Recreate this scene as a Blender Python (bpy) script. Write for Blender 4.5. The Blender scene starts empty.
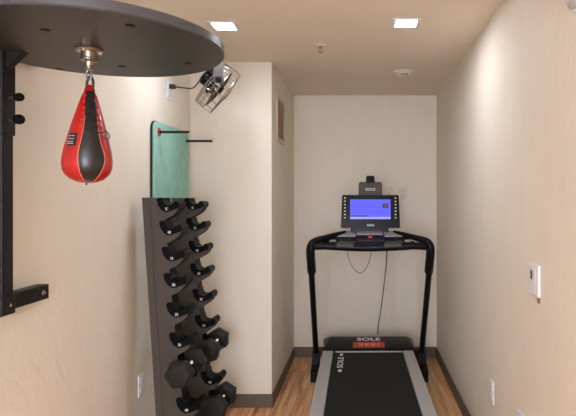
import bpy, bmesh, math, random
from mathutils import Vector, Matrix
random.seed(7)
S = bpy.context.scene
COL = S.collection
PI = math.pi

# ------------------------------------------------------------------ materials
def s2l(c):
    return tuple(((v/255)/12.92 if v/255 <= 0.04045 else ((v/255+0.055)/1.055)**2.4) for v in c) + (1.0,)

def mat(name, rgb, rough=0.5, metal=0.0, spec=0.5, var=0.0, vscale=20.0, bump=0.0, bscale=80.0, stretch=(1, 1, 1), coat=0.0):
    m = bpy.data.materials.new(name); m.use_nodes = True
    nt = m.node_tree; b = nt.nodes['Principled BSDF']
    b.inputs['Base Color'].default_value = s2l(rgb)
    b.inputs['Roughness'].default_value = rough
    b.inputs['Metallic'].default_value = metal
    b.inputs['Specular IOR Level'].default_value = spec
    if coat: b.inputs['Coat Weight'].default_value = coat
    tc = nt.nodes.new('ShaderNodeTexCoord'); mp = nt.nodes.new('ShaderNodeMapping')
    mp.inputs['Scale'].default_value = stretch
    nt.links.new(tc.outputs['Object'], mp.inputs['Vector'])
    n = nt.nodes.new('ShaderNodeTexNoise'); n.inputs['Scale'].default_value = vscale; n.inputs['Detail'].default_value = 4
    nt.links.new(mp.outputs['Vector'], n.inputs['Vector'])
    r = nt.nodes.new('ShaderNodeValToRGB')
    v = max(var, 0.02)
    c = s2l(rgb)
    r.color_ramp.elements[0].position = 0.3; r.color_ramp.elements[1].position = 0.7
    r.color_ramp.elements[0].color = tuple(max(0, k*(1-v)) for k in c[:3]) + (1,)
    r.color_ramp.elements[1].color = tuple(min(1, k*(1+v)) for k in c[:3]) + (1,)
    nt.links.new(n.outputs['Fac'], r.inputs['Fac']); nt.links.new(r.outputs['Color'], b.inputs['Base Color'])
    if bump:
        n2 = nt.nodes.new('ShaderNodeTexNoise'); n2.inputs['Scale'].default_value = bscale; n2.inputs['Detail'].default_value = 3
        nt.links.new(mp.outputs['Vector'], n2.inputs['Vector'])
        bp = nt.nodes.new('ShaderNodeBump'); bp.inputs['Strength'].default_value = bump; bp.inputs['Distance'].default_value = 0.004
        nt.links.new(n2.outputs['Fac'], bp.inputs['Height']); nt.links.new(bp.outputs['Normal'], b.inputs['Normal'])
    return m

def emit(name, rgb, strength):
    m = bpy.data.materials.new(name); m.use_nodes = True
    nt = m.node_tree; b = nt.nodes['Principled BSDF']
    b.inputs['Base Color'].default_value = (0.02, 0.02, 0.02, 1)
    b.inputs['Emission Color'].default_value = s2l(rgb)
    b.inputs['Emission Strength'].default_value = strength
    return m

WALLC = (226, 216, 198)
M = {}
M['wall'] = mat('wall paint', WALLC, 0.7, spec=0.25, var=0.012, vscale=9, bump=0.55, bscale=42, stretch=(1, 1, 0.45))
M['ceiling'] = mat('ceiling paint', (230, 216, 195), 0.85, spec=0.15, var=0.02, vscale=3, bump=0.15, bscale=60)
M['base'] = mat('dark vinyl baseboard', (94, 82, 66), 0.5, var=0.06, vscale=12)
M['blackmetal'] = mat('black powder coat', (34, 31, 29), 0.4, 0.0, 0.15, var=0.08, vscale=60, bump=0.05, bscale=300)
M['rackgrey'] = mat('dark grey powder coat', (74, 68, 62), 0.5, spec=0.2, var=0.06, vscale=50, bump=0.06, bscale=300)
M['blackplastic'] = mat('black plastic', (15, 15, 15), 0.22, spec=0.1, var=0.08)
M['liner'] = mat('black rubber liner', (13, 13, 14), 0.45, 0.0, 0.06, var=0.05)
M['treadblack'] = mat('treadmill black', (20, 19, 19), 0.28, spec=0.12, var=0.06)
M['belt'] = mat('treadmill belt rubber', (30, 29, 28), 0.7, spec=0.15, var=0.1, vscale=200, bump=0.1, bscale=600)
M['railgrey'] = mat('grey foot rail', (164, 159, 154), 0.6, var=0.05, vscale=150, bump=0.08, bscale=500)
M['padgrey'] = mat('grey console pad', (150, 148, 144), 0.4, var=0.03)
M['silver'] = mat('silver trim', (170, 168, 164), 0.3, 0.8)
M['chrome'] = mat('chrome', (215, 212, 206), 0.16, 1.0)
M['brass'] = mat('nickel swivel', (168, 156, 138), 0.32, 1.0)
M['wire'] = mat('grey steel wire', (150, 142, 130), 0.28, 0.9)
M['bracketgrey'] = mat('grey bracket paint', (62, 59, 56), 0.35, 0.2)
M['steelgrey'] = mat('grey steel', (120, 116, 112), 0.32, 0.8)
M['board'] = mat('charcoal board', (54, 51, 48), 0.42, spec=0.3, var=0.1, vscale=6, stretch=(1, 6, 1))
M['boardrim'] = mat('charcoal board edge', (66, 65, 67), 0.35, var=0.06)
M['red'] = mat('red leather', (168, 20, 11), 0.28, var=0.12, vscale=25, bump=0.08, bscale=120, coat=0.3)
M['blackleather'] = mat('black leather', (26, 25, 26), 0.3, var=0.15, vscale=30, bump=0.2, bscale=60)
M['seam'] = mat('pale seam piping', (196, 120, 96), 0.5)
M['green'] = mat('green foam mat', (142, 190, 172), 0.75, var=0.10, vscale=18, bump=0.2, bscale=150)
M['matblack'] = mat('black foam backing', (24, 24, 25), 0.7)
M['redplastic'] = mat('red plastic', (176, 44, 34), 0.4)
M['rubber'] = mat('black rubber dumbbell', (40, 38, 36), 0.5, spec=0.15, var=0.1, vscale=60, bump=0.1, bscale=250)
M['white'] = mat('white plastic', (224, 221, 220), 0.4, var=0.01)
M['ivory'] = mat('ivory plastic', (214, 200, 180), 0.45, var=0.01)
M['ventpaint'] = mat('painted grille', (206, 186, 158), 0.5, var=0.02)
M['dark'] = mat('dark slot', (20, 18, 16), 0.6)
M['lettering'] = mat('white lettering', (230, 230, 226), 0.5)
M['greyfix'] = mat('grey fixture', (176, 166, 158), 0.4)
M['brown'] = mat('bare brown patch', (150, 104, 62), 0.8, var=0.3, vscale=120)
M['cord'] = mat('black cable', (22, 20, 19), 0.5)
M['badge'] = mat('red badge', (170, 40, 28), 0.35)
M['badgetext'] = mat('pink badge lettering', (226, 140, 126), 0.5)
M['lamp'] = emit('lit lamp warm', (230, 237, 253), 152)
M['lampfill'] = emit('added fill lamp', (230, 237, 253), 185)  # glow of the added ceiling lights behind the viewer
M['fillglow'] = emit('added fill pane', (226, 234, 255), 14.5)  # glow of the added panel on the rear wall
M['screen'] = emit('lit blue screen', (72, 74, 255), 1.0)
M['screentext'] = emit('screen text dark', (36, 34, 190), 0.8)
M['screenlite'] = emit('screen light bar', (150, 150, 255), 1.0)
M['screenblack'] = emit('screen dark bar', (10, 8, 40), 0.4)
M['screenred'] = emit('screen picture', (120, 40, 60), 0.6)
M['keylite'] = emit('lit key', (220, 225, 190), 0.7)

# left wall gets faint scuffs
def scuffed_wall():
    m = M['wall'].copy(); m.name = 'scuffed wall paint'
    nt = m.node_tree; b = nt.nodes['Principled BSDF']
    src = b.inputs['Base Color'].links[0].from_socket
    tc = nt.nodes.new('ShaderNodeTexCoord')
    mp = nt.nodes.new('ShaderNodeMapping'); mp.inputs['Location'].default_value = (1.22, -1.62, -0.42)
    nt.links.new(tc.outputs['Object'], mp.inputs['Vector'])
    w = nt.nodes.new('ShaderNodeTexWave'); w.wave_type = 'RINGS'; w.rings_direction = 'SPHERICAL'
    w.inputs['Scale'].default_value = 3.0; w.inputs['Distortion'].default_value = 5.0; w.inputs['Detail'].default_value = 3
    nt.links.new(mp.outputs['Vector'], w.inputs['Vector'])
    r = nt.nodes.new('ShaderNodeValToRGB'); r.color_ramp.elements[0].position = 0.965; r.color_ramp.elements[1].position = 1.0
    nt.links.new(w.outputs['Fac'], r.inputs['Fac'])
    mp2 = nt.nodes.new('ShaderNodeMapping'); mp2.inputs['Location'].default_value = (1.22, -2.03, -0.68)
    nt.links.new(tc.outputs['Object'], mp2.inputs['Vector'])
    g = nt.nodes.new('ShaderNodeVectorMath'); g.operation = 'LENGTH'; nt.links.new(mp2.outputs['Vector'], g.inputs[0])
    mr = nt.nodes.new('ShaderNodeMapRange'); mr.inputs['From Min'].default_value = 0.16; mr.inputs['From Max'].default_value = 0.30
    mr.inputs['To Min'].default_value = 0.10; mr.inputs['To Max'].default_value = 0.0
    nt.links.new(g.outputs['Value'], mr.inputs['Value'])
    mu = nt.nodes.new('ShaderNodeMath'); mu.operation = 'MULTIPLY'
    nt.links.new(r.outputs['Color'], mu.inputs[0]); nt.links.new(mr.outputs['Result'], mu.inputs[1])
    mx = nt.nodes.new('ShaderNodeMix'); mx.data_type = 'RGBA'
    nt.links.new(mu.outputs[0], mx.inputs[0]); nt.links.new(src, mx.inputs[6]); mx.inputs[7].default_value = s2l((120, 105, 92))
    nt.links.new(mx.outputs[2], b.inputs['Base Color'])
    return m
M['wallscuff'] = scuffed_wall()

def wood_floor():
    m = bpy.data.materials.new('wood plank floor'); m.use_nodes = True
    nt = m.node_tree; b = nt.nodes['Principled BSDF']; L = nt.links.new
    tc = nt.nodes.new('ShaderNodeTexCoord')
    mp = nt.nodes.new('ShaderNodeMapping'); mp.inputs['Rotation'].default_value = (0, 0, PI/2); mp.inputs['Location'].default_value = (0.58, 0.04, 0)
    L(tc.outputs['Object'], mp.inputs['Vector'])
    br = nt.nodes.new('ShaderNodeTexBrick')
    br.inputs['Scale'].default_value = 1.0; br.inputs['Brick Width'].default_value = 1.2; br.inputs['Row Height'].default_value = 0.15
    br.inputs['Mortar Size'].default_value = 0.0018; br.inputs['Mortar Smooth'].default_value = 0.1; br.offset = 0.37
    br.inputs['Color1'].default_value = (0.15, 0.15, 0.15, 1); br.inputs['Color2'].default_value = (0.85, 0.85, 0.85, 1); br.inputs['Mortar'].default_value = (0, 0, 0, 1)
    L(mp.outputs['Vector'], br.inputs['Vector'])
    mg = nt.nodes.new('ShaderNodeMapping'); mg.inputs['Scale'].default_value = (26, 1.6, 1)
    L(tc.outputs['Object'], mg.inputs['Vector'])
    ad = nt.nodes.new('ShaderNodeVectorMath'); ad.operation = 'ADD'
    L(mg.outputs['Vector'], ad.inputs[0]); L(br.outputs['Color'], ad.inputs[1])
    n = nt.nodes.new('ShaderNodeTexNoise'); n.inputs['Scale'].default_value = 1.2; n.inputs['Detail'].default_value = 6; n.inputs['Distortion'].default_value = 0.6
    L(ad.outputs[0], n.inputs['Vector'])
    r = nt.nodes.new('ShaderNodeValToRGB'); e = r.color_ramp.elements
    e[0].position = 0.28; e[0].color = s2l((142, 88, 48)); e[1].position = 0.72; e[1].color = s2l((246, 202, 150))
    k = e.new(0.48); k.color = s2l((220, 160, 106))
    L(n.outputs['Fac'], r.inputs['Fac'])
    mx = nt.nodes.new('ShaderNodeMix'); mx.data_type = 'RGBA'; mx.blend_type = 'MULTIPLY'; mx.inputs[0].default_value = 0.35
    L(r.outputs['Color'], mx.inputs[6])
    r2 = nt.nodes.new('ShaderNodeValToRGB'); r2.color_ramp.elements[0].position = 0.1; r2.color_ramp.elements[0].color = (0.5, 0.45, 0.4, 1)
    r2.color_ramp.elements[1].position = 0.9; r2.color_ramp.elements[1].color = (1, 1, 1, 1)
    L(br.outputs['Color'], r2.inputs['Fac']); L(r2.outputs['Color'], mx.inputs[7])
    mm = nt.nodes.new('ShaderNodeMix'); mm.data_type = 'RGBA'
    L(br.outputs['Fac'], mm.inputs[0]); L(mx.outputs[2], mm.inputs[6]); mm.inputs[7].default_value = s2l((60, 34, 18))
    L(mm.outputs[2], b.inputs['Base Color'])
    b.inputs['Roughness'].default_value = 0.42
    return m
M['floor'] = wood_floor()

# ------------------------------------------------------------------ helpers
def obj(name, bm, m, parent=None, smooth=None):
    me = bpy.data.meshes.new(name)
    bmesh.ops.recalc_face_normals(bm, faces=bm.faces[:])
    bm.to_mesh(me); bm.free()
    for x in (m if isinstance(m, (list, tuple)) else [m]): me.materials.append(M[x] if isinstance(x, str) else x)
    o = bpy.data.objects.new(name, me); COL.objects.link(o)
    if parent: o.parent = parent
    if smooth is not None:
        me.polygons.foreach_set('use_smooth', [True]*len(me.polygons))
        try: me.set_sharp_from_angle(angle=math.radians(smooth))
        except Exception: pass
    me.update()
    return o

def tag(o, label, cat, group=None):
    o['label'] = label; o['category'] = cat
    if group: o['group'] = group
    return o

def thing(name, label, cat, loc=(0, 0, 0), rotz=0, group=None):
    o = bpy.data.objects.new(name, None); COL.objects.link(o)
    o.empty_display_size = 0.05
    o.location = loc; o.rotation_euler = (0, 0, rotz)
    return tag(o, label, cat, group)

def struct(name, bm, m):
    o = obj(name, bm, m); o['kind'] = 'structure'; return o

def box(bm, x0, x1, y0, y1, z0, z1, bevel=0.0, seg=2, mi=0, mtx=None):
    vs = [bm.verts.new((x, y, z)) for x in (x0, x1) for y in (y0, y1) for z in (z0, z1)]
    idx = [(0, 1, 3, 2), (4, 6, 7, 5), (0, 4, 5, 1), (2, 3, 7, 6), (0, 2, 6, 4), (1, 5, 7, 3)]
    fs = [bm.faces.new([vs[i] for i in f]) for f in idx]
    for f in fs: f.material_index = mi
    if bevel:
        ed = list({e for f in fs for e in f.edges})
        r = bmesh.ops.bevel(bm, geom=ed, offset=bevel, segments=seg, profile=0.5, affect='EDGES')
        vs = list({v for f in r['faces'] for v in f.verts} | {v for v in vs if v.is_valid})
    if mtx is not None: bmesh.ops.transform(bm, matrix=mtx, verts=[v for v in vs if v.is_valid])
    return bm

def nbox(*a, **k):
    bm = bmesh.new(); box(bm, *a, **k); return bm

def frame(d):
    d = Vector(d).normalized()
    up = Vector((0, 0, 1)) if abs(d.z) < 0.95 else Vector((1, 0, 0))
    a = d.cross(up).normalized(); return a, d.cross(a).normalized()

def tube(bm, pts, r, n=10, closed=False, sx=1.0, sy=1.0):
    pts = [Vector(p) for p in pts]; N = len(pts)
    rs = r if isinstance(r, (list, tuple)) else [r]*N
    rings = []; a = None
    for i, p in enumerate(pts):
        if closed: d = (pts[(i+1) % N]-pts[i-1])
        else: d = pts[min(i+1, N-1)]-pts[max(i-1, 0)]
        d.normalize()
        if a is None: a, b = frame(d)
        else:
            a = (a-d*a.dot(d)).normalized(); b = d.cross(a)
        rings.append([bm.verts.new(p+(a*math.cos(2*PI*k/n)*sx+b*math.sin(2*PI*k/n)*sy)*rs[i]) for k in range(n)])
    M_ = N if closed else N-1
    for i in range(M_):
        A, B = rings[i], rings[(i+1) % N]
        for k in range(n): bm.faces.new((A[k], A[(k+1) % n], B[(k+1) % n], B[k]))
    if not closed:
        bm.faces.new(rings[0][::-1]); bm.faces.new(rings[-1])
    return bm

def ntube(*a, **k):
    bm = bmesh.new(); tube(bm, *a, **k); return bm

def smooth_path(pts, n=6):
    P = [Vector(p) for p in pts]; out = []
    for i in range(len(P)-1):
        p0, p1, p2, p3 = P[max(i-1, 0)], P[i], P[i+1], P[min(i+2, len(P)-1)]
        for k in range(n):
            t = k/n
            out.append(0.5*((2*p1)+(-p0+p2)*t+(2*p0-5*p1+4*p2-p3)*t*t+(-p0+3*p1-3*p2+p3)*t**3))
    out.append(P[-1]); return out

def lathe(bm, prof, n=24, c=(0, 0, 0), axis=(0, 0, 1)):
    """prof: (radius, height) along axis"""
    d = Vector(axis).normalized(); a, b = frame(d); c = Vector(c); rings = []
    for r, h in prof:
        if r < 1e-6: rings.append([bm.verts.new(c+d*h)])
        else: rings.append([bm.verts.new(c+d*h+(a*math.cos(2*PI*k/n)+b*math.sin(2*PI*k/n))*r) for k in range(n)])
    for A, B in zip(rings, rings[1:]):
        if len(A) == 1 and len(B) == 1: continue
        for k in range(n):
            if len(A) == 1: bm.faces.new((A[0], B[(k+1) % n], B[k]))
            elif len(B) == 1: bm.faces.new((A[k], A[(k+1) % n], B[0]))
            else: bm.faces.new((A[k], A[(k+1) % n], B[(k+1) % n], B[k]))
    for R, s in ((rings[0], -1), (rings[-1], 1)):
        if len(R) > 1: bm.faces.new(R[::s])
    return bm

def nlathe(*a, **k):
    bm = bmesh.new(); lathe(bm, *a, **k); return bm

def prism(bm, poly, y0, y1, plane='xz'):
    """extrude polygon of (x,z) along y; plane 'yz': polygon of (y,z) along x"""
    f = (lambda p, t: (p[0], t, p[1])) if plane == 'xz' else ((lambda p, t: (t, p[0], p[1])) if plane == 'yz' else (lambda p, t: (p[0], p[1], t)))
    A = [bm.verts.new(f(p, y0)) for p in poly]; B = [bm.verts.new(f(p, y1)) for p in poly]
    n = len(poly)
    for i in range(n): bm.faces.new((A[i], A[(i+1) % n], B[(i+1) % n], B[i]))
    bm.faces.new(A[::-1]); bm.faces.new(B)
    return bm

def nprism(*a, **k):
    bm = bmesh.new(); prism(bm, *a, **k); return bm

def text(name, s, size, mtx, m, parent, sx=1.0, depth=0.0006):
    cu = bpy.data.curves.new(name, 'FONT'); cu.body = s; cu.size = size; cu.extrude = depth
    cu.align_x = 'CENTER'; cu.align_y = 'CENTER'; cu.resolution_u = 3; cu.offset = size*0.012
    tmp = bpy.data.objects.new(name, cu); COL.objects.link(tmp)
    bpy.context.view_layer.update()
    me = bpy.data.meshes.new_from_object(tmp.evaluated_get(bpy.context.evaluated_depsgraph_get()))
    bpy.data.objects.remove(tmp); bpy.data.curves.remove(cu)
    me.transform(mtx @ Matrix.Diagonal((sx, 1, 1, 1)))
    me.name = name; me.materials.clear(); me.materials.append(M[m])
    o = bpy.data.objects.new(name, me); COL.objects.link(o); o.parent = parent
    return o

def basis(origin, xdir, ydir):
    x = Vector(xdir).normalized(); y = Vector(ydir).normalized(); z = x.cross(y).normalized(); y = z.cross(x)
    m = Matrix((x, y, z)).transposed().to_4x4(); m.translation = Vector(origin); return m

# ------------------------------------------------------------------ setting
XL, XR, YB, YR, H = -1.22, 0.686, 5.04, -1.9, 2.44
CX, CY = -0.645, 3.816          # corner of the boxed-out wall beside the alcove
T = 0.12
struct('floor', nbox(XL-T, XR+T, YR-T, YB+T, -0.1, 0), 'floor')
struct('ceiling', nbox(XL-T, XR+T, YR-T, YB+T, H, H+0.1), 'ceiling')
struct('wall_left', nbox(XL-T, XL, YR, CY, 0, H), 'wallscuff')
struct('wall_right', nbox(XR, XR+T, YR, YB, 0, H), 'wall')
struct('wall_back', nbox(CX, XR+T, YB, YB+T, 0, H), 'wall')
struct('wall_rear', nbox(XL-T, XR+T, YR-T, YR, 0, H), 'wall')
wn = nbox(-1.0, 0.45, YR-0.002, YR+0.012, 0.55, 2.15); struct('fill_panel_1', wn, 'fillglow')  # unseen glowing panel, added for soft light from behind the viewer
bm = bmesh.new()
for b in ((-1.07, -1.0, 0.48, 2.22), (0.45, 0.52, 0.48, 2.22), (-1.0, 0.45, 2.15, 2.22), (-1.0, 0.45, 0.48, 0.55), (-0.3, -0.25, 0.55, 2.15)): box(bm, b[0], b[1], YR-0.001, YR+0.03, b[2], b[3], bevel=0.004)
struct('trim_1', bm, 'white')  # frame around the added glowing panel
struct('wall_alcove', nbox(XL-T, CX, CY, YB+T, 0, H, bevel=0.004), 'wall')
BH, BT = 0.095, 0.010
def baseboard(name, pts):
    """pts: run along wall; profile thickness to the room side given by second list"""
    bm = bmesh.new()
    for b in pts: box(bm, *b, bevel=0.002, seg=1)
    return struct(name, bm, 'base')
baseboard('baseboard_right', [(XR-BT, XR, YR, YB, 0, BH)])
baseboard('baseboard_back', [(CX+BT, XR-BT, YB-BT, YB, 0, BH)])
baseboard('baseboard_alcove', [(XL+BT, CX+BT, CY-BT, CY, 0, BH), (CX, CX+BT, CY, YB, 0, BH)])
baseboard('baseboard_left', [(XL, XL+BT, YR, CY, 0, BH)])
baseboard('baseboard_rear', [(XL+BT, XR-BT, YR, YR+BT, 0, BH)])

# ------------------------------------------------------------------ ceiling fittings
def downlight(x, y, m, label):
    t = thing('ceiling_light', label, 'ceiling light', (x, y, H), 0, 'square ceiling lights')
    bm = bmesh.new()
    o, i = 0.078, 0.056
    for b in ((-o, o, -o, -i), (-o, o, i, o), (-o, -i, -i, i), (i, o, -i, i)): box(bm, b[0], b[1], b[2], b[3], -0.006, 0, bevel=0.0015, seg=1)
    obj('trim_frame', bm, 'white', t)
    obj('lamp_panel', nbox(-i, i, -i, i, -0.004, -0.001), m, t)
    return t
downlight(-0.777, 3.02, 'lamp', 'lit square ceiling light above the round punching board')
downlight(0.236, 2.97, 'lamp', 'lit square ceiling light nearer the right wall, in front of the smoke detector')
for x in (-0.75, 0.236):  # unseen pair added behind the viewer to brighten the near walls
    for y in (-0.9,):
        downlight(x, y, 'lampfill', 'added square ceiling light behind the viewer, unseen, to light the room')

t = thing('smoke_detector', 'round white smoke detector on the ceiling before the treadmill alcove', 'smoke detector', (0.312, 4.11, H))
obj('mount_ring', nlathe([(0, 0), (0.084, 0), (0.086, -0.008), (0.078, -0.014), (0, -0.014)], 32), 'ivory', t, 40)
bm = nlathe([(0, -0.013), (0.066, -0.013), (0.064, -0.022), (0.052, -0.036), (0.03, -0.043), (0, -0.044)], 32)
obj('sensor_cover', bm, 'ivory', t, 40)
bm = bmesh.new()
for k in (-1, 1): box(bm, -0.028, 0.028, -0.062+0.0*k, -0.05, -0.030+0.005*k-0.003, -0.030+0.005*k)
obj('vent_slot', bm, 'dark', t)

t = thing('fire_sprinkler', 'small pendent fire sprinkler head in the middle of the ceiling', 'sprinkler', (-0.268, 3.40, H))
obj('escutcheon', nlathe([(0, 0), (0.036, 0), (0.034, -0.006), (0.016, -0.010), (0, -0.010)], 24), 'ivory', t, 40)
bm = nlathe([(0, -0.009), (0.009, -0.009), (0.008, -0.022), (0, -0.022)], 12)
for s in (-1, 1): tube(bm, [(s*0.007, 0, -0.02), (s*0.013, 0, -0.03), (s*0.004, 0, -0.043)], 0.0022, 6)
lathe(bm, [(0, -0.046), (0.016, -0.046), (0.016, -0.0445), (0, -0.0445)], 16)
obj('sprinkler_body', bm, 'steelgrey', t, 40)

# ------------------------------------------------------------------ wall fittings
t = thing('vent_grille', 'painted louvred vent grille high on the side wall of the alcove', 'vent', (CX, 4.19, 2.08))
bm = bmesh.new(); w, h, f = 0.19, 0.17, 0.028
for b in ((-w, w, -h, -h+f), (-w, w, h-f, h), (-w, -w+f, -h+f, h-f), (w-f, w, -h+f, h-f)): box(bm, 0, 0.012, b[0], b[1], b[2], b[3], bevel=0.002, seg=1)
obj('grille_frame', bm, 'ventpaint', t)
obj('duct_backing', nbox(0, 0.002, -w+f, w-f, -h+f, h-f), 'brown', t)
bm = bmesh.new()
n = 18
for k in range(n):
    z = -h+f+(k+0.5)*(2*h-2*f)/n
    mt = Matrix.Translation((0.006, 0, z)) @ Matrix.Rotation(math.radians(-12), 4, 'Y')
    box(bm, -0.0065, 0.0065, -w+f, w-f, -0.0009, 0.0009, mtx=mt)
obj('louvre', bm, 'ventpaint', t)

def outlet(name, loc, normal, label, cat='outlet', kind='duplex', group=None, m='white'):
    """plate in local x (width) z (height), facing local -y"""
    rz = {'-y': 0, '+x': PI/2, '-x': -PI/2}[normal]
    t = thing(name, label, cat, loc, rz, group)
    obj('cover_plate', nbox(-0.036, 0.036, -0.007, 0, -0.06, 0.06, bevel=0.003), m, t)
    if kind == 'duplex':
        for s in (-1, 1):
            r = obj('receptacle', nbox(-0.017, 0.017, -0.010, -0.006, s*0.024-0.016, s*0.024+0.016, bevel=0.003), m, t)
            bm = bmesh.new()
            for q in (-0.007, 0.007): box(bm, q-0.0012, q+0.0012, -0.0106, -0.0098, s*0.024-0.002, s*0.024+0.007)
            lathe(bm, [(0, 0.0098), (0.003, 0.0098), (0.003, 0.0106), (0, 0.0106)], 8, (0, 0, s*0.024-0.009), (0, -1, 0))
            obj('slot', bm, 'dark', r)
    else:
        obj('jack', nlathe([(0, 0.006), (0.007, 0.006), (0.007, 0.009), (0.0045, 0.009), (0.0045, 0.015), (0, 0.015)], 12, (0, 0, 0), (0, -1, 0)), 'steelgrey', t, 40)
    return t
outlet('wall_outlet', (XR, 2.858, 0.451), '-x', 'white duplex outlet low on the bare right wall')
outlet('wall_outlet', (XL, 2.96, 0.451), '+x', 'white duplex outlet low on the left wall beside the dumbbell rack')
outlet('wall_outlet', (XL, 3.378, 2.150), '+x', 'white outlet high on the left wall that the fan cord plugs into')
outlet('wall_outlet', (0.378, YB, 1.526), '-y', 'ivory outlet on the back wall just right of the treadmill screen', m='ivory')
outlet('cable_plate', (0.238, YB, 1.526), '-y', 'ivory cable jack plate on the back wall behind the treadmill screen corner', 'wall plate', 'coax', m='ivory')

t = thing('wall_switch', 'white square switch box with a dark slot at mid height on the right wall', 'switch', (XR, 2.14, 1.15))
obj('switch_cover', nbox(-0.013, 0, -0.062, 0.062, -0.062, 0.062, bevel=0.004), 'white', t)
r = obj('rocker', nbox(-0.0142, -0.012, -0.035, 0.045, -0.048, 0.048, bevel=0.002), 'white', t)
obj('slot', nbox(-0.0152, -0.0138, 0.005, 0.024, 0.000, 0.036), 'dark', r)
tag(obj('paint_chip', nbox(XR-0.003, XR, 2.092, 2.118, 1.062, 1.088, bevel=0.0014), 'brown'), 'small brown chipped spot just below the white switch box on the right wall', 'paint chip')

t = thing('wall_box', 'white surface-mounted box low on the right wall, cut off by the bottom edge', 'wall box', (XR, 2.20, 0.39))
obj('housing', nbox(-0.016, 0, -0.17, 0.17, -0.16, 0.165, bevel=0.005), 'white', t)
obj('front_panel', nbox(-0.019, -0.015, -0.15, 0.15, -0.14, 0.14, bevel=0.003), 'white', t)

t = thing('alarm_sounder', 'round grey fixture high on the right wall, cut off by the picture corner', 'wall fixture', (XR, 1.72, 2.110))
t.scale = (0.7, 0.7, 0.7)
obj('back_ring', nlathe([(0, 0), (0.062, 0), (0.062, 0.012), (0, 0.012)], 32, (0, 0, 0), (-1, 0, 0)), 'white', t, 40)
obj('sounder_dome', nlathe([(0, 0.010), (0.052, 0.010), (0.050, 0.03), (0.036, 0.042), (0, 0.046)], 32, (0, 0, 0), (-1, 0, 0)), 'greyfix', t, 40)

# ------------------------------------------------------------------ speed bag platform
BX, BY, BZ, BR = -0.822, 1.66, 1.929, 0.384
P = thing('speed_bag_platform', 'round charcoal board on a black wall-mounted frame with adjustment knobs', 'speed bag platform', (-1.14, 1.69, 1.11))
ox, oy, oz = -1.14, 1.69, 1.11
def L3(x, y, z): return (x-ox, y-oy, z-oz)
def pbox(x0, x1, y0, y1, z0, z1, **k): return nbox(x0-ox, x1-ox, y0-oy, y1-oy, z0-oz, z1-oz, **k)
bt = 0.03
bm = bmesh.new()
n = 96
prof = [(BR-0.004, 0, 0), (BR, 0.004, 0), (BR, bt-0.004, 0), (BR-0.004, bt, 0)]
rings = [[bm.verts.new(L3(BX+r*math.cos(2*PI*k/n), BY+r*math.sin(2*PI*k/n), BZ+h)) for k in range(n)] for r, h, _ in prof]
for A, B in zip(rings, rings[1:]):
    for k in range(n):
        f = bm.faces.new((A[k], A[(k+1) % n], B[(k+1) % n], B[k])); f.material_index = 1
bm.faces.new(rings[0][::-1]); bm.faces.new(rings[-1])
board = obj('striking_board', bm, ['board', 'boardrim'], P, 30)
for px, py in ((45, 30), (130, 25.5), (188, 63), (122, 66.5), (60, 69)):
    y = 0.464*540/(200-py); x = (px-363)*y/540
    bm = nlathe([(0, 0.0005), (0.012, 0.0005), (0.013, -0.0015), (0.009, -0.003), (0, -0.002)], 16, L3(x, y, BZ))
    obj('bolt_cap', bm, 'blackmetal', board, 40)
obj('wall_rail', pbox(XL, -1.176, 1.34, 2.023, 1.097, 1.151, bevel=0.003), 'blackmetal', P)
obj('wall_rail', pbox(XL, -1.176, 1.30, 2.02, 1.965, 2.02, bevel=0.003), 'blackmetal', P)
obj('post', pbox(-1.173, -1.110, 1.660, 1.716, 1.112, 1.80, bevel=0.004), 'blackmetal', P)
obj('post_sleeve', pbox(-1.178, -1.1066, 1.655, 1.722, 1.668, 1.929, bevel=0.004), 'blackmetal', P)
obj('post_clamp', pbox(-1.178, -1.1066, 1.655, 1.722, 1.105, 1.165, bevel=0.004), 'blackmetal', P)
# arms above the board carry it from the wall rail
for yy in (1.50, 1.80):
    obj('support_arm', pbox(-1.178, -0.70, yy-0.02, yy+0.02, 1.960, 2.0, bevel=0.003), 'blackmetal', P)
obj('cross_brace', pbox(-0.88, -0.80, 1.47, 1.83, 2.0, 2.03, bevel=0.003), 'blackmetal', P)
gus = nprism([(-1.110-ox, BZ-oz), (-1.055-ox, BZ-oz), (-1.110-ox, BZ-0.055-oz)], 1.675-oy, 1.705-oy)
obj('gusset', gus, 'blackmetal', P)
for z, r in ((1.784, 0.013), (1.715, 0.0155)):
    kb = obj('adjustment_knob', nlathe([(0, 0.034), (r*0.85, 0.034), (r, 0.039), (r, 0.052), (r*0.8, 0.057), (0, 0.058)], 20, L3(-1.110, 1.69, z), (1, -0.35, 0)), 'blackplastic', P, 40)
    obj('threaded_stud', nlathe([(0, -0.004), (0.005, -0.004), (0.005, 0.036), (0, 0.036)], 10, L3(-1.110, 1.69, z), (1, -0.35, 0)), 'steelgrey', kb, 40)
for (x, y, z), ax in (((-1.176, 1.985, 1.124), (1, 0, 0)), ((-1.110, 1.69, 1.135), (1, 0, 0)), ((-1.144, 1.655, 1.135), (0, -1, 0))):
    obj('bolt', nlathe([(0, 0), (0.010, 0), (0.010, 0.002), (0.0065, 0.002), (0.0065, 0.008), (0, 0.009)], 6, L3(x, y, z), ax), 'chrome', P)
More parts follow.
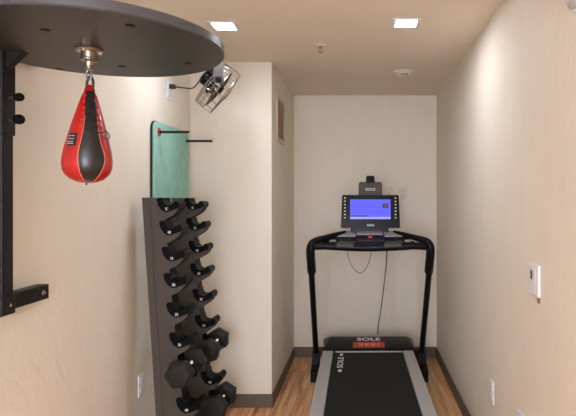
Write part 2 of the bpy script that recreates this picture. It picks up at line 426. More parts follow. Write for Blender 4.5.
# swivel
SX, SY = -0.842, 1.66
bm = nlathe([(0, 0), (0.040, 0), (0.041, -0.004), (0.036, -0.009), (0.024, -0.011), (0.023, -0.028), (0.026, -0.031), (0.026, -0.036), (0.013, -0.040), (0.011, -0.052), (0.014, -0.054), (0.014, -0.062), (0.006, -0.064), (0, -0.064)], 28, L3(SX, SY, BZ))
sw = obj('swivel', bm, 'brass', P, 35)
for k in range(3):
    a = 2*PI*k/3+0.5
    obj('screw', nlathe([(0, -0.008), (0.006, -0.008), (0.006, -0.013), (0, -0.014)], 8, L3(SX+0.032*math.cos(a), SY+0.032*math.sin(a), BZ)), 'chrome', sw)
bm = bmesh.new()
tube(bm, [L3(SX+0.008*math.cos(a), SY, BZ-0.078+0.016*math.sin(a)) for a in [2*PI*k/16 for k in range(16)]], 0.0026, 8, closed=True)
tube(bm, [L3(SX, SY, BZ-0.060), L3(SX, SY, BZ-0.066)], 0.006, 8)
obj('swivel_hook', bm, 'steelgrey', sw, 40)

# ------------------------------------------------------------------ speed bag
zt, zb = 1.800, 1.517
B_ = thing('speed_bag', 'glossy red and black leather speed bag hanging under the round board', 'speed bag', (SX-0.008, SY, zb))
B_.rotation_euler = (0, 0.033, 0)
k = 0.003074
prof = [(90, 4.5), (95, 6.5), (100, 8.3), (110, 11.5), (120, 14.6), (130, 17.6), (140, 20.4), (150, 23.0), (158, 24.5), (165, 25.0), (171, 24.0), (176, 21.0), (180, 16.0), (182.3, 10.5), (183.4, 5), (183.6, 0)]
prof = [(r*k*0.93, (183.6-v)*k) for v, r in prof]
def rad(h):
    for (r0, h0), (r1, h1) in zip(prof, prof[1:]):
        if h1 <= h <= h0: return r1+(r0-r1)*(h-h1)/(h0-h1) if h0 > h1 else r0
    return prof[0][0]
cam_ang = math.atan2(-SY, -SX)           # direction from the bag to the viewer
def tilt(h): return (0.006*(h-0.15)/0.15)
obj('leather_body', nlathe([(0, prof[0][1])]+prof, 40), 'red', B_, 60)
def patch(name, edges, m, off, parent, n=10, thick=0.003):
    """edges: (h, a0, a1) in metres and degrees relative to the viewer direction (+ = viewer's right)"""
    bm = bmesh.new(); R1 = []; R2 = []
    for h, a0, a1 in edges:
        r = rad(h)
        r1, r2 = [], []
        for q in range(n+1):
            a = cam_ang+math.radians(a0+(a1-a0)*q/n)
            d = Vector((math.cos(a), math.sin(a), 0))
            bulge = off*(0.35+0.65*math.sin(PI*q/n))
            r1.append(bm.verts.new(d*(r+bulge)+Vector((0, 0, h)))); r2.append(bm.verts.new(d*max(r-0.004, 0.0005)+Vector((0, 0, h))))
        R1.append(r1); R2.append(r2)
    for i in range(len(R1)-1):
        for q in range(n):
            bm.faces.new((R1[i][q], R1[i][q+1], R1[i+1][q+1], R1[i+1][q])); bm.faces.new((R2[i][q+1], R2[i][q], R2[i+1][q], R2[i+1][q+1]))
        bm.faces.new((R2[i][0], R1[i][0], R1[i+1][0], R2[i+1][0])); bm.faces.new((R1[i][n], R2[i][n], R2[i+1][n], R1[i+1][n]))
    for i in (0, -1):
        for q in range(n): bm.faces.new((R1[i][q+1], R1[i][q], R2[i][q], R2[i][q+1]))
    return obj(name, bm, m, parent, 50)
def hh(v): return (183.6-v)*k
pan = [(hh(92), -35, 50), (hh(105), -20, 40), (hh(118), -14, 34), (hh(130), -14, 32), (hh(142), -17, 34), (hh(152), -20, 40), (hh(160), -20, 42), (hh(168), -18, 38), (hh(174), -16, 34), (hh(179), -12, 32), (hh(181.8), -5, 32)]
patch('black_panel', pan, 'blackleather', 0.004, B_)
# pale seam piping either side of the black panel
for s in (1, 2):
    pts = []
    for e in pan[2:]:
        a = cam_ang+math.radians(e[s]); r = rad(e[0])+0.0008
        pts.append((r*math.cos(a), r*math.sin(a), e[0]))
    obj('seam_piping', ntube(smooth_path(pts, 4), 0.0013, 6), 'seam', B_, 60)
# other red panel seams
for ang in (-75, 95, 160, 220):
    pts = []
    for v in range(96, 183, 6):
        a = cam_ang+math.radians(ang); r = rad(hh(v))+0.0003
        pts.append((r*math.cos(a), r*math.sin(a), hh(v)))
    obj('seam_piping', ntube(pts, 0.0012, 6), 'redplastic', B_, 60)
pt = patch('maker_patch', [(hh(135.5), -66, -30), (hh(142), -62, -29), (hh(148.5), -59, -29)], 'blackleather', 0.0022, B_)
for i, v in enumerate((138.5, 141.5, 144.5, 146.4)):
    pts = []
    for q in range(7):
        a = cam_ang+math.radians(-57+3.4*q); r = rad(hh(v))+0.0024
        pts.append((r*math.cos(a), r*math.sin(a), hh(v)+(0.0011 if q % 2 else -0.0005)))
    obj('stitched_mark', ntube(pts, 0.0006, 5), 'lettering', pt)
# lacing: red loops either side of the black tongue and the dark lace
for i in range(6):
    v = 97+i*6.2
    for s, a0 in ((-1, -24 if i > 1 else -34), (1, 44 if i > 1 else 52)):
        a = cam_ang+math.radians(a0); r = rad(hh(v))
        bm = bmesh.new(); bmesh.ops.create_uvsphere(bm, u_segments=10, v_segments=6, radius=0.0052)
        bmesh.ops.transform(bm, matrix=Matrix.Translation((r*math.cos(a), r*math.sin(a), hh(v))) @ Matrix.Rotation(a, 4, 'Z') @ Matrix.Diagonal((0.9, 1.3, 0.75, 1)), verts=bm.verts)
        obj('lace_loop', bm, 'red', B_, 60)
pts = []
for i in range(12):
    v = 97+i*3.1
    a = cam_ang+math.radians(-10 if i % 2 else 32); r = rad(hh(v))+0.0062
    pts.append((r*math.cos(a), r*math.sin(a), hh(v)))
a = cam_ang+math.radians(44)
for v, dr, da in ((134, 0.006, 36), (131, 0.012, 48), (136, 0.014, 58), (140, 0.010, 50), (137, 0.006, 40)):
    a = cam_ang+math.radians(da); r = rad(hh(v))+dr; pts.append((r*math.cos(a), r*math.sin(a), hh(v)))
obj('lace', ntube(smooth_path(pts, 4), 0.0016, 6), 'cord', B_, 60)
top = prof[0][1]
bm = ntube([(0.010*math.cos(a), 0.002, top+0.016+0.024*math.sin(a)) for a in [2*PI*q/20 for q in range(20)]], 0.0042, 8, closed=True)
obj('hanging_loop', bm, 'blackleather', B_, 60)
bm = nlathe([(0, top-0.004), (0.016, top-0.004), (0.011, top+0.010), (0.006, top+0.014), (0, top+0.014)], 16)
obj('neck_collar', bm, 'red', B_, 60)
bm = nlathe([(0, 0.004), (0.003, 0.004), (0.0025, -0.006), (0, -0.007)], 10)
obj('valve_stub', bm, 'blackleather', B_, 60)

# ------------------------------------------------------------------ dumbbell rack
ROWS = [(-1.0235, 1.418), (-1.0094, 1.2963), (-0.996, 1.1605), (-0.986, 1.0227), (-0.971, 0.8686), (-0.9556, 0.7104), (-0.937, 0.541), (-0.919, 0.370), (-0.901, 0.196)]
TY = (2.82, 3.25); TT = 0.095
rk = thing('dumbbell_rack', 'dark grey two-tower dumbbell rack with black numbered cradles against the left wall', 'dumbbell rack', (-1.0, 3.08, 0))
rx, ry = -1.0, 3.08
HK = [(-0.023, 0.056), (-0.0225, 0.040), (-0.015, 0.026), (-0.002, 0.0185), (0.012, 0.017), (0.026, 0.020), (0.036, 0.027), (0.044, 0.035), (0.053, 0.036), (0.060, 0.026), (0.061, 0.010), (0.052, -0.012), (0.032, -0.032), (0.008, -0.046), (-0.013, -0.057)]
def back_x(z): return -1.149+(1.475-z)/1.138*0.073
def tower_poly():
    p = [(back_x(1.475), 1.475), (ROWS[0][0]-0.022, 1.475)]
    for x, z in ROWS: p += [(x+a, z+b) for a, b in HK]
    p += [(-0.895, 0.06), (-0.895, 0.015), (back_x(0.015), 0.015)]
    return p
TP = tower_poly()
for ti, y0 in enumerate(TY):
    bm = bmesh.new()
    prism(bm, [(x-rx, z) for x, z in TP], y0-ry, y0+TT-ry)
    bm.normal_update()
    for f in bm.faces:
        if len(f.verts) == 4 and min(v.co.x+rx for v in f.verts) > -1.06: f.material_index = 1
    obj('tower', bm, ['rackgrey', 'liner'], rk, 35)
    # folded flange down the wall side
    bm = bmesh.new()
    A = [(back_x(z)-rx-0.004, z) for z in (0.015, 1.478)]; B = [(back_x(z)-rx+0.034, z) for z in (1.478, 0.015)]
    prism(bm, A+B, y0-0.004-ry, y0+TT+0.004-ry)
    obj('rear_flange', bm, 'rackgrey', rk)
    for i, (x, z) in enumerate(ROWS):
        # saddle liner: a U band that follows the hook on the face and lines the cutout
        outer = [(-0.053, 0.050), (-0.045, 0.020), (-0.028, -0.004), (-0.006, -0.0165), (0.014, -0.013), (0.030, -0.006), (0.048, 0.000), (0.063, 0.006), (0.067, 0.026), (0.056, 0.041)]
        inner = [(0.043, 0.040), (0.035, 0.031), (0.025, 0.024), (0.012, 0.021), (-0.001, 0.0225), (-0.012, 0.030), (-0.0185, 0.042), (-0.019, 0.058), (-0.030, 0.060), (-0.044, 0.060)]
        sc = 1.0+0.012*i
        bm = bmesh.new()
        poly = [(x+a*sc-rx, z+b*sc) for a, b in outer+inner]
        prism(bm, poly, y0-0.007-ry, y0+TT+0.007-ry)
        cr = obj('cradle', bm, 'liner', rk, 40)
        lb = obj('label_plate', nbox(x-0.011-rx, x+0.011-rx, y0-0.0085-ry, y0-0.006-ry, z-0.0085, z+0.0085, bevel=0.0008, seg=1), 'dark', cr)
        text('weight_number', str(5*(i+1)), 0.0185, basis((x-rx, y0-0.0088-ry, z), (1, 0, 0), (0, 0, 1)), 'lettering', cr, sx=1.0 if i < 1 else 0.85)
for z in (1.30, 0.75, 0.22):
    xb = back_x(z)
    obj('cross_bar', nbox(xb+0.005-rx, xb+0.045-rx, TY[0]+TT-ry, TY[1]-ry, z-0.03, z+0.03, bevel=0.003), 'rackgrey', rk)
for y0 in TY:
    obj('base_foot', nbox(-1.16-rx, -0.80-rx, y0+0.015-ry, y0+TT-0.015-ry, 0, 0.05, bevel=0.006), 'rackgrey', rk)

def dumbbell(row, tower, across, hl, label, rots, dx=0.0, dy=0.0, rx_=0.0):
    x, z = ROWS[row]; y0 = TY[tower]
    hr = 0.0165
    sc = 1.0+0.012*row
    hx, hz = x+0.014*sc+dx, z+0.0215*sc+hr
    cy = y0+TT/2+dy
    t = thing('hex_dumbbell', label, 'dumbbell', (hx, cy, hz), 0, 'black hex dumbbells on the rack')
    t.rotation_euler = (rx_, 0, 0)
    g = 0.066
    obj('handle', nlathe([(0, -g-0.01), (0.0135, -g-0.01), (0.0135, -g+0.012), (hr, -0.02), (hr, 0.02), (0.0135, g-0.012), (0.0135, g+0.01), (0, g+0.01)], 16, (0, 0, 0), (0, 1, 0)), 'chrome', t, 40)
    R = across/2/math.cos(PI/6)
    for s, ro in zip((-1, 1), rots):
        bm = bmesh.new()
        ys = [(g, R*0.80), (g+0.014, R), (g+hl-0.012, R), (g+hl, R*0.82)]
        rings = [[bm.verts.new((r*math.cos(ro+PI/3*q), s*yy, r*math.sin(ro+PI/3*q))) for q in range(6)] for yy, r in ys]
        for A, B in zip(rings, rings[1:]):
            for q in range(6): bm.faces.new((A[q], A[(q+1) % 6], B[(q+1) % 6], B[q]))
        bm.faces.new(rings[0]); bm.faces.new(rings[-1])
        bmesh.ops.bevel(bm, geom=bm.edges[:], offset=0.004, segments=2, profile=0.5, affect='EDGES')
        hd = obj('head', bm, 'rubber', t, 30)
        # raised ring collar at the handle
        obj('collar', nlathe([(0, g-0.006), (0.021, g-0.006), (0.021, g+0.002), (0, g+0.002)], 16, (0, 0, 0), (0, s, 0)), 'chrome', hd, 40)
    return t
dumbbell(6, 0, 0.125, 0.080, 'hex dumbbell on the near tower of the rack, its dark end facing forward', (0.08, 0.0), -0.010, -0.016)
dumbbell(6, 1, 0.125, 0.080, 'hex dumbbell on the far tower, level with the one on the near tower', (0.35, 0.52), 0.008, 0.0, 0.06)
dumbbell(8, 1, 0.135, 0.088, 'lowest hex dumbbell, on the bottom cradle of the far tower', (0.2, 0.5), 0.012, 0.0)

# ------------------------------------------------------------------ green mat on two pegs
MX = -1.195
def peg(y, z, label):
    t = thing('wall_peg', label, 'wall peg', (XL, y, z), 0, 'black pegs holding the mat')
    obj('rod', nlathe([(0, 0.004), (0.0075, 0.004), (0.0075, 0.198), (0.006, 0.202), (0, 0.202)], 14, (0, 0, 0), (1, 0, 0)), 'blackmetal', t, 40)
    obj('wall_flange', nlathe([(0, 0), (0.014, 0), (0.014, 0.0018), (0.009, 0.0024), (0, 0.0024)], 20, (0, 0, 0), (1, 0, 0)), 'blackmetal', t, 40)
peg(3.163, 1.863, 'black peg through the red-ringed eyelet of the green mat')
peg(3.646, 1.863, 'black peg sticking out past the far edge of the green mat')
mt = thing('exercise_mat', 'green foam exercise mat hanging on two pegs behind the dumbbell rack', 'exercise mat', (MX, 3.398, 0.62))
my0, my1, mz0, mz1 = -0.305, 0.311, 0.47, 1.302
def mat_poly(grow=0.0, rr=0.05):
    p = []
    for cy, cz, a0 in ((my1-rr, mz1-rr, 0), (my0+rr, mz1-rr, 90), (my0+rr, mz0+rr, 180), (my1-rr, mz0+rr, 270)):
        for q in range(7):
            a = math.radians(a0+15*q); p.append((cy+(rr+grow)*math.cos(a), cz+(rr+grow)*math.sin(a)))
    return p
EY = [(3.163-3.398, 1.863-0.62), (3.646-3.398, 1.863-0.62)]
bm = nprism(mat_poly(), -0.010, 0.0, 'yz')
obj('green_face', bm, 'green', mt)
bm = nprism(mat_poly(0.004), -0.022, -0.010, 'yz')
obj('black_backing', bm, 'matblack', mt)
for i, (yy, zz) in enumerate(EY):
    pts = [(0.001, yy+0.019*math.cos(a), zz+0.019*math.sin(a)) for a in [2*PI*q/20 for q in range(20)]]
    obj('eyelet', ntube(pts, 0.0065 if i == 0 else 0.004, 8, closed=True), 'redplastic' if i == 0 else 'green', mt, 60)

# ------------------------------------------------------------------ wall fan
FC = Vector((-0.886, 3.30, 2.149))
fan = thing('wall_fan', 'caged wire wall fan tilted down to the right, hung from a grey bracket', 'fan', tuple(FC))
ax = Vector((0.75, 0.326, -0.60)).normalized()
pv = Vector((-0.326, 0.75, 0)).normalized()        # pivot axis
bm = bmesh.new()
a1, b1 = frame(ax)
def circ(r, h, ph, c=Vector((0, 0, 0))): return c+ax*h+(a1*math.cos(ph)+b1*math.sin(ph))*r
RG = 0.150
HF, HB = 0.060, -0.062
def ring(bm, r, h, wr): tube(bm, [circ(r, h, 2*PI*q/36) for q in range(36)], wr, 6, closed=True)
ring(bm, RG, HF-0.006, 0.0030)
for i in range(10): ring(bm, 0.045+0.0105*i, HF+0.004-0.0008*i, 0.0017)
for q in range(16):
    ph = 2*PI*q/16
    tube(bm, [circ(0.033, HF+0.006, ph), circ(0.10, HF+0.002, ph), circ(0.146, HF-0.003, ph), circ(RG, HF-0.006, ph), circ(RG+0.001, 0.002, ph)], 0.0018, 5)
lathe(bm, [(0, 0.004), (0.034, 0.004), (0.032, 0.013), (0, 0.014)], 24, ax*HF, ax)
obj('front_guard', bm, 'wire', fan, 60)
bm = bmesh.new()
for r, h, wr in ((RG, 0.002, 0.0026), (RG-0.001, -0.026, 0.0016), (RG-0.004, HB+0.010, 0.0022), (0.105, HB-0.002, 0.0016), (0.055, HB-0.008, 0.002)): ring(bm, r, h, wr)
for q in range(24):
    ph = 2*PI*q/24
    tube(bm, [circ(0.045, HB-0.008, ph), circ(0.105, HB-0.002, ph), circ(RG-0.012, HB+0.002, ph), circ(RG-0.004, HB+0.010, ph), circ(RG, 0.002, ph)], 0.0017, 5)
obj('rear_guard', bm, 'wire', fan, 60)
for q in range(4):
    ph = 2*PI*q/4+0.4
    bm = bmesh.new(); g = []
    for i in range(6):
        r = 0.02+0.105*i/5; row = []
        for j in range(5):
            w_ = (j/4-0.5)*(0.45+0.75*math.sin(PI*min(1, 0.25+i/6)))
            row.append(circ(r, 0.004+0.016*(w_/0.6)+0.004, ph+w_*0.62))
        g.append([bm.verts.new(p) for p in row])
    for i in range(5):
        for j in range(4): bm.faces.new((g[i][j], g[i][j+1], g[i+1][j+1], g[i+1][j]))
    geo = bmesh.ops.solidify(bm, geom=bm.faces[:], thickness=0.0018)
    obj('fan_blade', bm, 'steelgrey', fan, 50)
obj('motor_housing', nlathe([(0, -0.118), (0.028, -0.116), (0.040, -0.108), (0.044, -0.095), (0.044, -0.045), (0.03, -0.035), (0.008, -0.03), (0.008, 0.012), (0.022, 0.014), (0.022, 0.03), (0, 0.032)], 28, (0, 0, 0), ax), 'blackplastic', fan, 40)
for q in range(3):
    ph = 2*PI*q/3+0.2
    obj('guard_bracket', ntube([circ(0.040, -0.07, ph), circ(0.10, HB-0.004, ph)], 0.004, 6), 'blackmetal', fan, 50)
# bracket: two flat straps from the pivots up to a bridge, then an arm to the wall
yk = bmesh.new()
ht = 0.185
for s in (-1, 1):
    c = pv*(s*0.166)+ax*-0.03
    mtx = basis(c, pv.cross(Vector((0, 0, 1))), (0, 0, 1))
    box(yk, -0.028, 0.028, -0.022, ht, -0.0025, 0.0025, bevel=0.001, seg=1, mtx=mtx)
mtx = basis(Vector((ax.x*-0.03, ax.y*-0.03, ht-0.018)), pv, (0, 0, 1))
box(yk, -0.1685, 0.1685, -0.003, 0.003, -0.028, 0.028, mtx=mtx)
obj('bracket', yk, 'bracketgrey', fan)
for s in (-1, 1):
    kn = obj('pivot_knob', nlathe([(0, 0.0), (0.016, 0.0), (0.018, 0.004), (0.018, 0.012), (0.012, 0.015), (0, 0.015)], 16, pv*(s*0.168)+ax*-0.03, pv*s), 'blackplastic', fan, 40)
    bm = nlathe([(0, 0), (0.006, 0), (0.006, 0.02), (0, 0.02)], 8, pv*(s*0.148)+ax*-0.03, pv*s)
    obj('pivot_stud', bm, 'steelgrey', fan, 40)
wl = XL-FC.x
obj('wall_arm', ntube([(-0.02, 0, ht-0.006), (wl+0.01, 0, ht-0.006)], 0.012, 12), 'blackmetal', fan, 50)
obj('mounting_plate', nbox(wl, wl+0.012, -0.05, 0.05, ht-0.045, ht+0.065, bevel=0.003), 'blackmetal', fan)
PLG = Vector((XL+0.012, 3.378, 2.174))-FC
m0 = ax*-0.112
pts = smooth_path([tuple(PLG+Vector((0.030, 0, 0))), tuple(PLG+Vector((0.09, 0, -0.008))), (-0.16, 0.04, 0.012), tuple(m0)], 8)
cd = obj('power_cord', ntube(pts, 0.0042, 8), 'cord', fan, 60)
obj('plug', nbox(PLG.x-0.001, PLG.x+0.034, PLG.y-0.016, PLG.y+0.016, PLG.z-0.013, PLG.z+0.013, bevel=0.004), 'cord', cd)

# ------------------------------------------------------------------ treadmill
tm = thing('treadmill', 'black treadmill with grey foot rails and a lit blue screen in the alcove', 'treadmill', (0.0450, 4.0, 0), 0.0129)
def tb(*a, **k): return nbox(*a, **k)
# running deck
obj('deck_frame', nbox(-0.355, 0.355, -1.30, 0.42, 0.10, 0.222, bevel=0.01), 'treadblack', tm)
bm = bmesh.new()
prism(bm, [(-1.27, 0.224), (0.40, 0.224), (0.40, 0.236), (-1.26, 0.236), (-1.315, 0.215), (-1.335, 0.17), (-1.315, 0.125), (-1.29, 0.12), (-1.30, 0.17), (-1.285, 0.205)], -0.279, 0.279, 'yz')
belt = obj('running_belt', bm, 'belt', tm, 30)
zz = 0.2368
text('belt_lettering', 'SOLE', 0.062, basis((-0.213, 0.092, zz), (0, 1, 0), (-1, 0, 0)), 'lettering', belt, sx=2.0, depth=0.0003)
bm = bmesh.new()
for yy in (-0.112, 0.294): obj('belt_mark', nprism([(-0.213+0.014*math.cos(2*PI*q/16), yy+0.030*math.sin(2*PI*q/16)) for q in range(16)], zz-0.0002, zz+0.0004, 'xy'), 'lettering', belt)
for s in (-1, 1):
    x0, x1 = sorted((s*0.281, s*0.366))
    obj('foot_rail', nbox(x0, x1, -1.27, 0.38, 0.195, 0.249, bevel=0.006), 'railgrey', tm)
    x0, x1 = sorted((s*0.270, s*0.370))
    obj('rear_end_cap', nbox(x0, x1, -1.37, -1.26, 0.09, 0.252, bevel=0.02, seg=3), 'treadblack', tm)
# motor hood
hp = [(0.352, 0.10), (0.352, 0.238), (0.358, 0.250), (0.372, 0.258), (0.560, 0.307), (0.585, 0.307), (0.68, 0.275), (0.77, 0.235), (0.82, 0.18), (0.82, 0.06), (0.42, 0.06)]
HDX = 0.008
bm = bmesh.new(); N = len(hp); cols = []
for x, f, dz in ((-0.388, 0.96, -0.030), (-0.376, 0.99, -0.010), (-0.350, 1.0, 0), (0.350, 1.0, 0), (0.376, 0.99, -0.010), (0.388, 0.96, -0.030)):
    cols.append([bm.verts.new((HDX+(x if z < 0.28 else x*0.90), 0.56+(y-0.56)*f, z+(dz if z > 0.15 else 0))) for y, z in hp])
for A, B in zip(cols, cols[1:]):
    for q in range(N): bm.faces.new((A[q], A[(q+1) % N], B[(q+1) % N], B[q]))
bm.faces.new(cols[0]); bm.faces.new(cols[-1])
hood = obj('motor_hood', bm, 'treadblack', tm, 40)
obj('hood_edge_trim', nbox(HDX-0.270, HDX+0.270, 0.344, 0.354, 0.238, 0.248, bevel=0.002), 'railgrey', tm)
sl = Vector((0, 0.188, 0.049)).normalized(); nn = Vector((1, 0, 0)).cross(sl)
def hood_pt(x, t): return Vector((x, 0.372+0.188*t, 0.258+0.049*t))+nn*0.0008
cxh = HDX
bm = bmesh.new(); box(bm, -0.130, 0.130, -0.044, 0.044, -0.001, 0.001, mtx=basis(hood_pt(cxh, 0.34), (1, 0, 0), sl))
bd = obj('display_badge', bm, 'badge', hood)
text('badge_lettering', '78 8E 8E 8', 0.062, basis(hood_pt(cxh, 0.34)+nn*0.0012, (1, 0, 0), sl), 'badgetext', hood, sx=0.66, depth=0.0003)
text('hood_lettering', 'SOLE', 0.066, basis(hood_pt(cxh, 0.80)+nn*0.0006, (1, 0, 0), sl), 'lettering', hood, sx=1.33, depth=0.0004)
# base frame, feet, uprights
HW = 0.446
UDX = 0.012
obj('base_frame', nbox(UDX-HW-0.02, UDX+HW+0.02, 0.60, 0.66, 0.02, 0.075, bevel=0.008), 'treadblack', tm)

for s in (-1, 1):
    # side shoe: long block on the floor that carries the upright
    pl = [(0.335, 0.0), (0.335, 0.085), (0.36, 0.10), (0.44, 0.115), (0.50, 0.185), (0.58, 0.20), (0.66, 0.16), (0.68, 0.0)]
    x0, x1 = sorted((UDX+s*(HW-0.027), UDX+s*(HW+0.027)))
    obj('foot_shoe', nprism(pl, x0, x1, 'yz'), 'treadblack', tm)
    # leaning upright and thicker moulded sleeve, then the arm running back into the console
    bm = bmesh.new()
    tube(bm, [(UDX+s*HW, 0.59, 0.12), (UDX+s*HW, 0.36, 0.50), (UDX+s*HW, 0.09, 0.93), (UDX+s*HW, 0.06, 1.0)], 0.031, 16, sx=0.75, sy=1.1)
    obj('upright', bm, 'treadblack', tm, 50)
    path = smooth_path([(UDX+s*x, y, z) for x, y, z in ((HW, 0.115, 0.92), (HW, 0.075, 0.985), (HW+0.002, 0.042, 1.05), (HW-0.001, 0.030, 1.115), (HW-0.024, 0.040, 1.152), (HW-0.09, 0.085, 1.174), (HW-0.19, 0.20, 1.197), (HW-0.25, 0.28, 1.208))], 6)
    rs = [0.042-0.024*max(0, i/(len(path)-1)-0.40)/0.6 for i in range(len(path))]
    obj('console_arm', ntube(path, rs, 14, sx=0.80, sy=1.0), 'treadblack', tm, 50)
    obj('transport_wheel', nlathe([(0, -0.02), (0.035, -0.02), (0.04, -0.014), (0.04, 0.014), (0.035, 0.02), (0, 0.02)], 20, (s*0.33, 0.86, 0.045), (1, 0, 0)), 'blackplastic', tm, 40)
# handlebar across the front of the console
pts = smooth_path([(-0.425, 0.035, 1.118), (-0.33, 0.032, 1.122), (-0.24, 0.03, 1.116), (0, 0.028, 1.108), (0.24, 0.03, 1.116), (0.33, 0.032, 1.122), (0.425, 0.035, 1.118)], 6)
hb = obj('handlebar', ntube(pts, 0.028, 14), 'treadblack', tm, 50)
for s in (-1, 1):
    obj('pulse_grip', ntube([(s*0.115, 0.026, 1.121), (s*0.24, 0.028, 1.123)], 0.0265, 14), 'rackgrey', hb, 50)
# console tray
tr = bmesh.new()
def tray_z(y): return 1.142+(y-0.045)*0.27
plan = [(-0.335, 0.045), (0.335, 0.045), (0.352, 0.075), (0.205, 0.315), (-0.205, 0.315), (-0.352, 0.075)]
A = [tr.verts.new((x, y, tray_z(y))) for x, y in plan]; Bv = [tr.verts.new((x*0.94, y, tray_z(y)-0.042)) for x, y in plan]
for q in range(6): tr.faces.new((A[q], A[(q+1) % 6], Bv[(q+1) % 6], Bv[q]))
tr.faces.new(A); tr.faces.new(Bv[::-1])
bmesh.ops.bevel(tr, geom=tr.edges[:], offset=0.006, segments=2, profile=0.5, affect='EDGES')
tray = obj('console_tray', tr, 'treadblack', tm, 40)
td = Vector((0, 1, 0.27)).normalized(); tn = Vector((1, 0, 0)).cross(td)
def pad(name, xc, yc, w, d, th, m, parent=tray, bev=0.004):
    bm = bmesh.new(); box(bm, -w/2, w/2, -d/2, d/2, 0, th, bevel=bev, mtx=basis(Vector((xc, yc, tray_z(yc))), (1, 0, 0), td))
    return obj(name, bm, m, parent, 40)
TX = 0.012
pad('cup_holder', TX-0.185, 0.232, 0.145, 0.105, 0.008, 'padgrey')
pad('cup_holder', TX+0.185, 0.232, 0.145, 0.105, 0.008, 'padgrey')
ck = pad('control_panel', TX, 0.255, 0.205, 0.075, 0.010, 'padgrey')
pad('accessory_bin', TX, 0.150, 0.21, 0.075, 0.006, 'dark')
pad('lower_strip', TX, 0.090, 0.21, 0.030, 0.006, 'rackgrey')
for s in (-1, 1):
    pad('side_strip', TX+s*0.18, 0.065, 0.13, 0.020, 0.008, 'rackgrey', bev=0.002)
    pad('side_key', TX+s*0.285, 0.085, 0.05, 0.035, 0.007, 'padgrey', bev=0.002)
pad('safety_key', TX, 0.155, 0.038, 0.040, 0.018, 'redplastic')
# neck and screen
YS = 0.285
obj('screen_neck', nbox(TX-0.15, TX+0.15, YS+0.005, YS+0.06, 1.195, 1.26, bevel=0.01), 'treadblack', tm)
sx0 = 0.018
sd = Vector((0, 0.10, 1.0)).normalized(); sn = Vector((1, 0, 0)).cross(sd)
sc_ = Vector((sx0, YS, 1.370))
def spt(x, z, o=0.0): return sc_+Vector((x, 0, 0))+sd*z+sn*o      # sn points to the viewer
bm = bmesh.new()
out = [(-0.231, -0.128), (0.231, -0.128), (0.234, -0.118), (0.226, 0.128), (0.218, 0.136), (-0.218, 0.136), (-0.226, 0.128), (-0.234, -0.118)]
A = [bm.verts.new(spt(x, z, 0.0)) for x, z in out]; C = [bm.verts.new(spt(x*0.985, z*0.985, 0.008)) for x, z in out]; D = [bm.verts.new(spt(x*0.86, z*0.84, -0.045)) for x, z in out]
n8 = len(out)
for U, V in ((C, A), (A, D)):
    for q in range(n8): bm.faces.new((U[q], U[(q+1) % n8], V[(q+1) % n8], V[q]))
bm.faces.new(C); bm.faces.new(D[::-1])
hs = obj('screen_housing', bm, 'blackplastic', tm, 30)
def sbox(name, x0, x1, z0, z1, o0, o1, m, parent=hs):
    bm = bmesh.new()
    vs = [bm.verts.new(spt(x, z, o)) for x in (x0, x1) for z in (z0, z1) for o in (o0, o1)]
    for f in [(0, 1, 3, 2), (4, 6, 7, 5), (0, 4, 5, 1), (2, 3, 7, 6), (0, 2, 6, 4), (1, 5, 7, 3)]: bm.faces.new([vs[i] for i in f])
    return obj(name, bm, m, parent)
cz = lambda v: (211.5-v)*4.28/540*1.0
cxp = lambda u: (u-370.3)*4.28/540
scr = sbox('display', cxp(350), cxp(390.4), cz(218.8), cz(199), 0.0075, 0.0095, 'screen')
# screen content
bm = bmesh.new()
def sadd(u0, u1, v0, v1, o0=0.0093, o1=0.0099):
    vs = [bm.verts.new(spt(cxp(x), cz(z), o)) for x in (u0, u1) for z in (v1, v0) for o in (o0, o1)]
    for f in [(0, 1, 3, 2), (4, 6, 7, 5), (0, 4, 5, 1), (2, 3, 7, 6), (0, 2, 6, 4), (1, 5, 7, 3)]: bm.faces.new([vs[i] for i in f])
for v0 in (202.2, 204.9, 206.6, 210.2, 212.2):
    u = 352.0
    while u < 380:
        w_ = random.uniform(1.2, 3.4); sadd(u, min(u+w_, 381), v0, v0+0.55); u += w_+random.uniform(0.4, 0.9)
for u in (361.5, 366.5, 381.5): sadd(u, u+0.3, 209, 215)
sadd(382, 388.5, 210.5, 211); sadd(382, 388, 212.6, 213.1)
sadd(352, 354, 200, 200.5)
obj('screen_writing', bm, 'screentext', scr)
def one(name, m, *r):
    global bm
    bm = bmesh.new(); sadd(*r); obj(name, bm, m, scr)
one('screen_bar', 'screenblack', 350.2, 366.6, 215.0, 216.2)
one('screen_footer', 'screenlite', 350.1, 390.3, 216.6, 218.6)
one('screen_picture', 'screenblack', 382.4, 388.3, 203.0, 208.0)
bm = bmesh.new(); sadd(384, 387, 204, 207.2, 0.0098, 0.0102); obj('screen_figure', bm, 'screenred', scr)
for uu in (344.7, 395.4):
    for q in range(7):
        bm = bmesh.new(); v = 197.6+q*3.3
        sadd(uu-0.75, uu+0.75, v-0.5, v+0.5, 0.0078, 0.0098); obj('screen_key', bm, 'keylite', hs)
text('screen_lettering', 'SOLE', 0.020, basis(spt(0, cz(224.8), 0.0085), (1, 0, 0), sd), 'lettering', hs, sx=1.25)
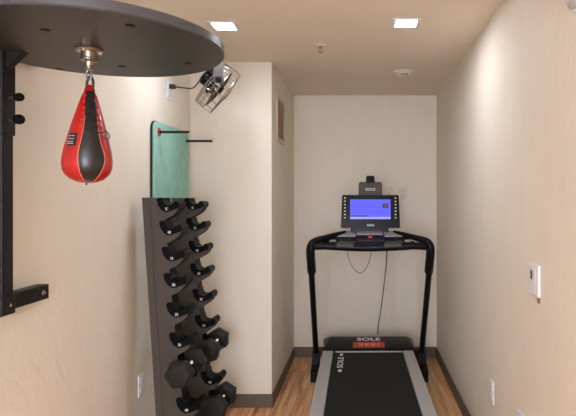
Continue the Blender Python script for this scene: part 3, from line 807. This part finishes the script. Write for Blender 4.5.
# tablet holder on top
bm = bmesh.new()
out = [(-0.095, 0.118), (0.095, 0.118), (0.094, 0.225), (0.085, 0.243), (-0.085, 0.243), (-0.094, 0.225)]
def slab(poly, o0, o1):
    A = [bm.verts.new(spt(x, z, o1)) for x, z in poly]; Bq = [bm.verts.new(spt(x, z, o0)) for x, z in poly]
    n_ = len(poly)
    for q in range(n_): bm.faces.new((A[q], A[(q+1) % n_], Bq[(q+1) % n_], Bq[q]))
    bm.faces.new(A); bm.faces.new(Bq[::-1])
slab(out, -0.042, -0.018)
th = obj('tablet_holder', bm, 'rackgrey', tm)
bm = bmesh.new()
slab([(-0.036, 0.236), (0.036, 0.236), (0.033, 0.285), (0.026, 0.292), (-0.026, 0.292), (-0.033, 0.285)], -0.040, -0.012)
obj('holder_clip', bm, 'blackplastic', th)
text('holder_lettering', 'SOLE', 0.027, basis(spt(0, 0.182, -0.0174), (1, 0, 0), sd), 'lettering', th, sx=1.3)
# safety lanyard and console cable
pts = smooth_path([(-0.165, 0.10, 1.118), (-0.160, 0.07, 1.05), (-0.125, 0.06, 0.965), (-0.070, 0.055, 0.918), (-0.020, 0.06, 0.955), (0.012, 0.07, 1.04), (0.026, 0.10, 1.122)], 6)
obj('safety_lanyard', ntube(pts, 0.0022, 6), 'cord', tm, 60)
pts = smooth_path([(0.155, 0.25, 1.158), (0.152, 0.34, 1.05), (0.150, 0.44, 0.92), (0.135, 0.54, 0.72), (0.112, 0.58, 0.52), (0.092, 0.585, 0.40), (0.088, 0.58, 0.322)], 6)
obj('console_cable', ntube(pts, 0.0042, 8), 'cord', tm, 60)

# ------------------------------------------------------------------ camera, world, view
cam = bpy.data.cameras.new('camera'); co = bpy.data.objects.new('camera', cam); COL.objects.link(co)
co.location = (0, 0, 1.465); co.rotation_euler = (PI/2, 0, 0)
cam.sensor_fit = 'HORIZONTAL'; cam.sensor_width = 36.0; cam.lens = 36.0*540/576
cam.shift_x = -75/576; cam.shift_y = -8/576
cam.clip_start = 0.02
S.camera = co
w = bpy.data.worlds.new('world'); S.world = w; w.use_nodes = True
w.node_tree.nodes['Background'].inputs['Color'].default_value = (0.02, 0.02, 0.02, 1)
S.view_settings.view_transform = 'Standard'; S.view_settings.look = 'None'
S.view_settings.gamma = 1.0; S.view_settings.use_curve_mapping = False
S.view_settings.exposure = 0.33
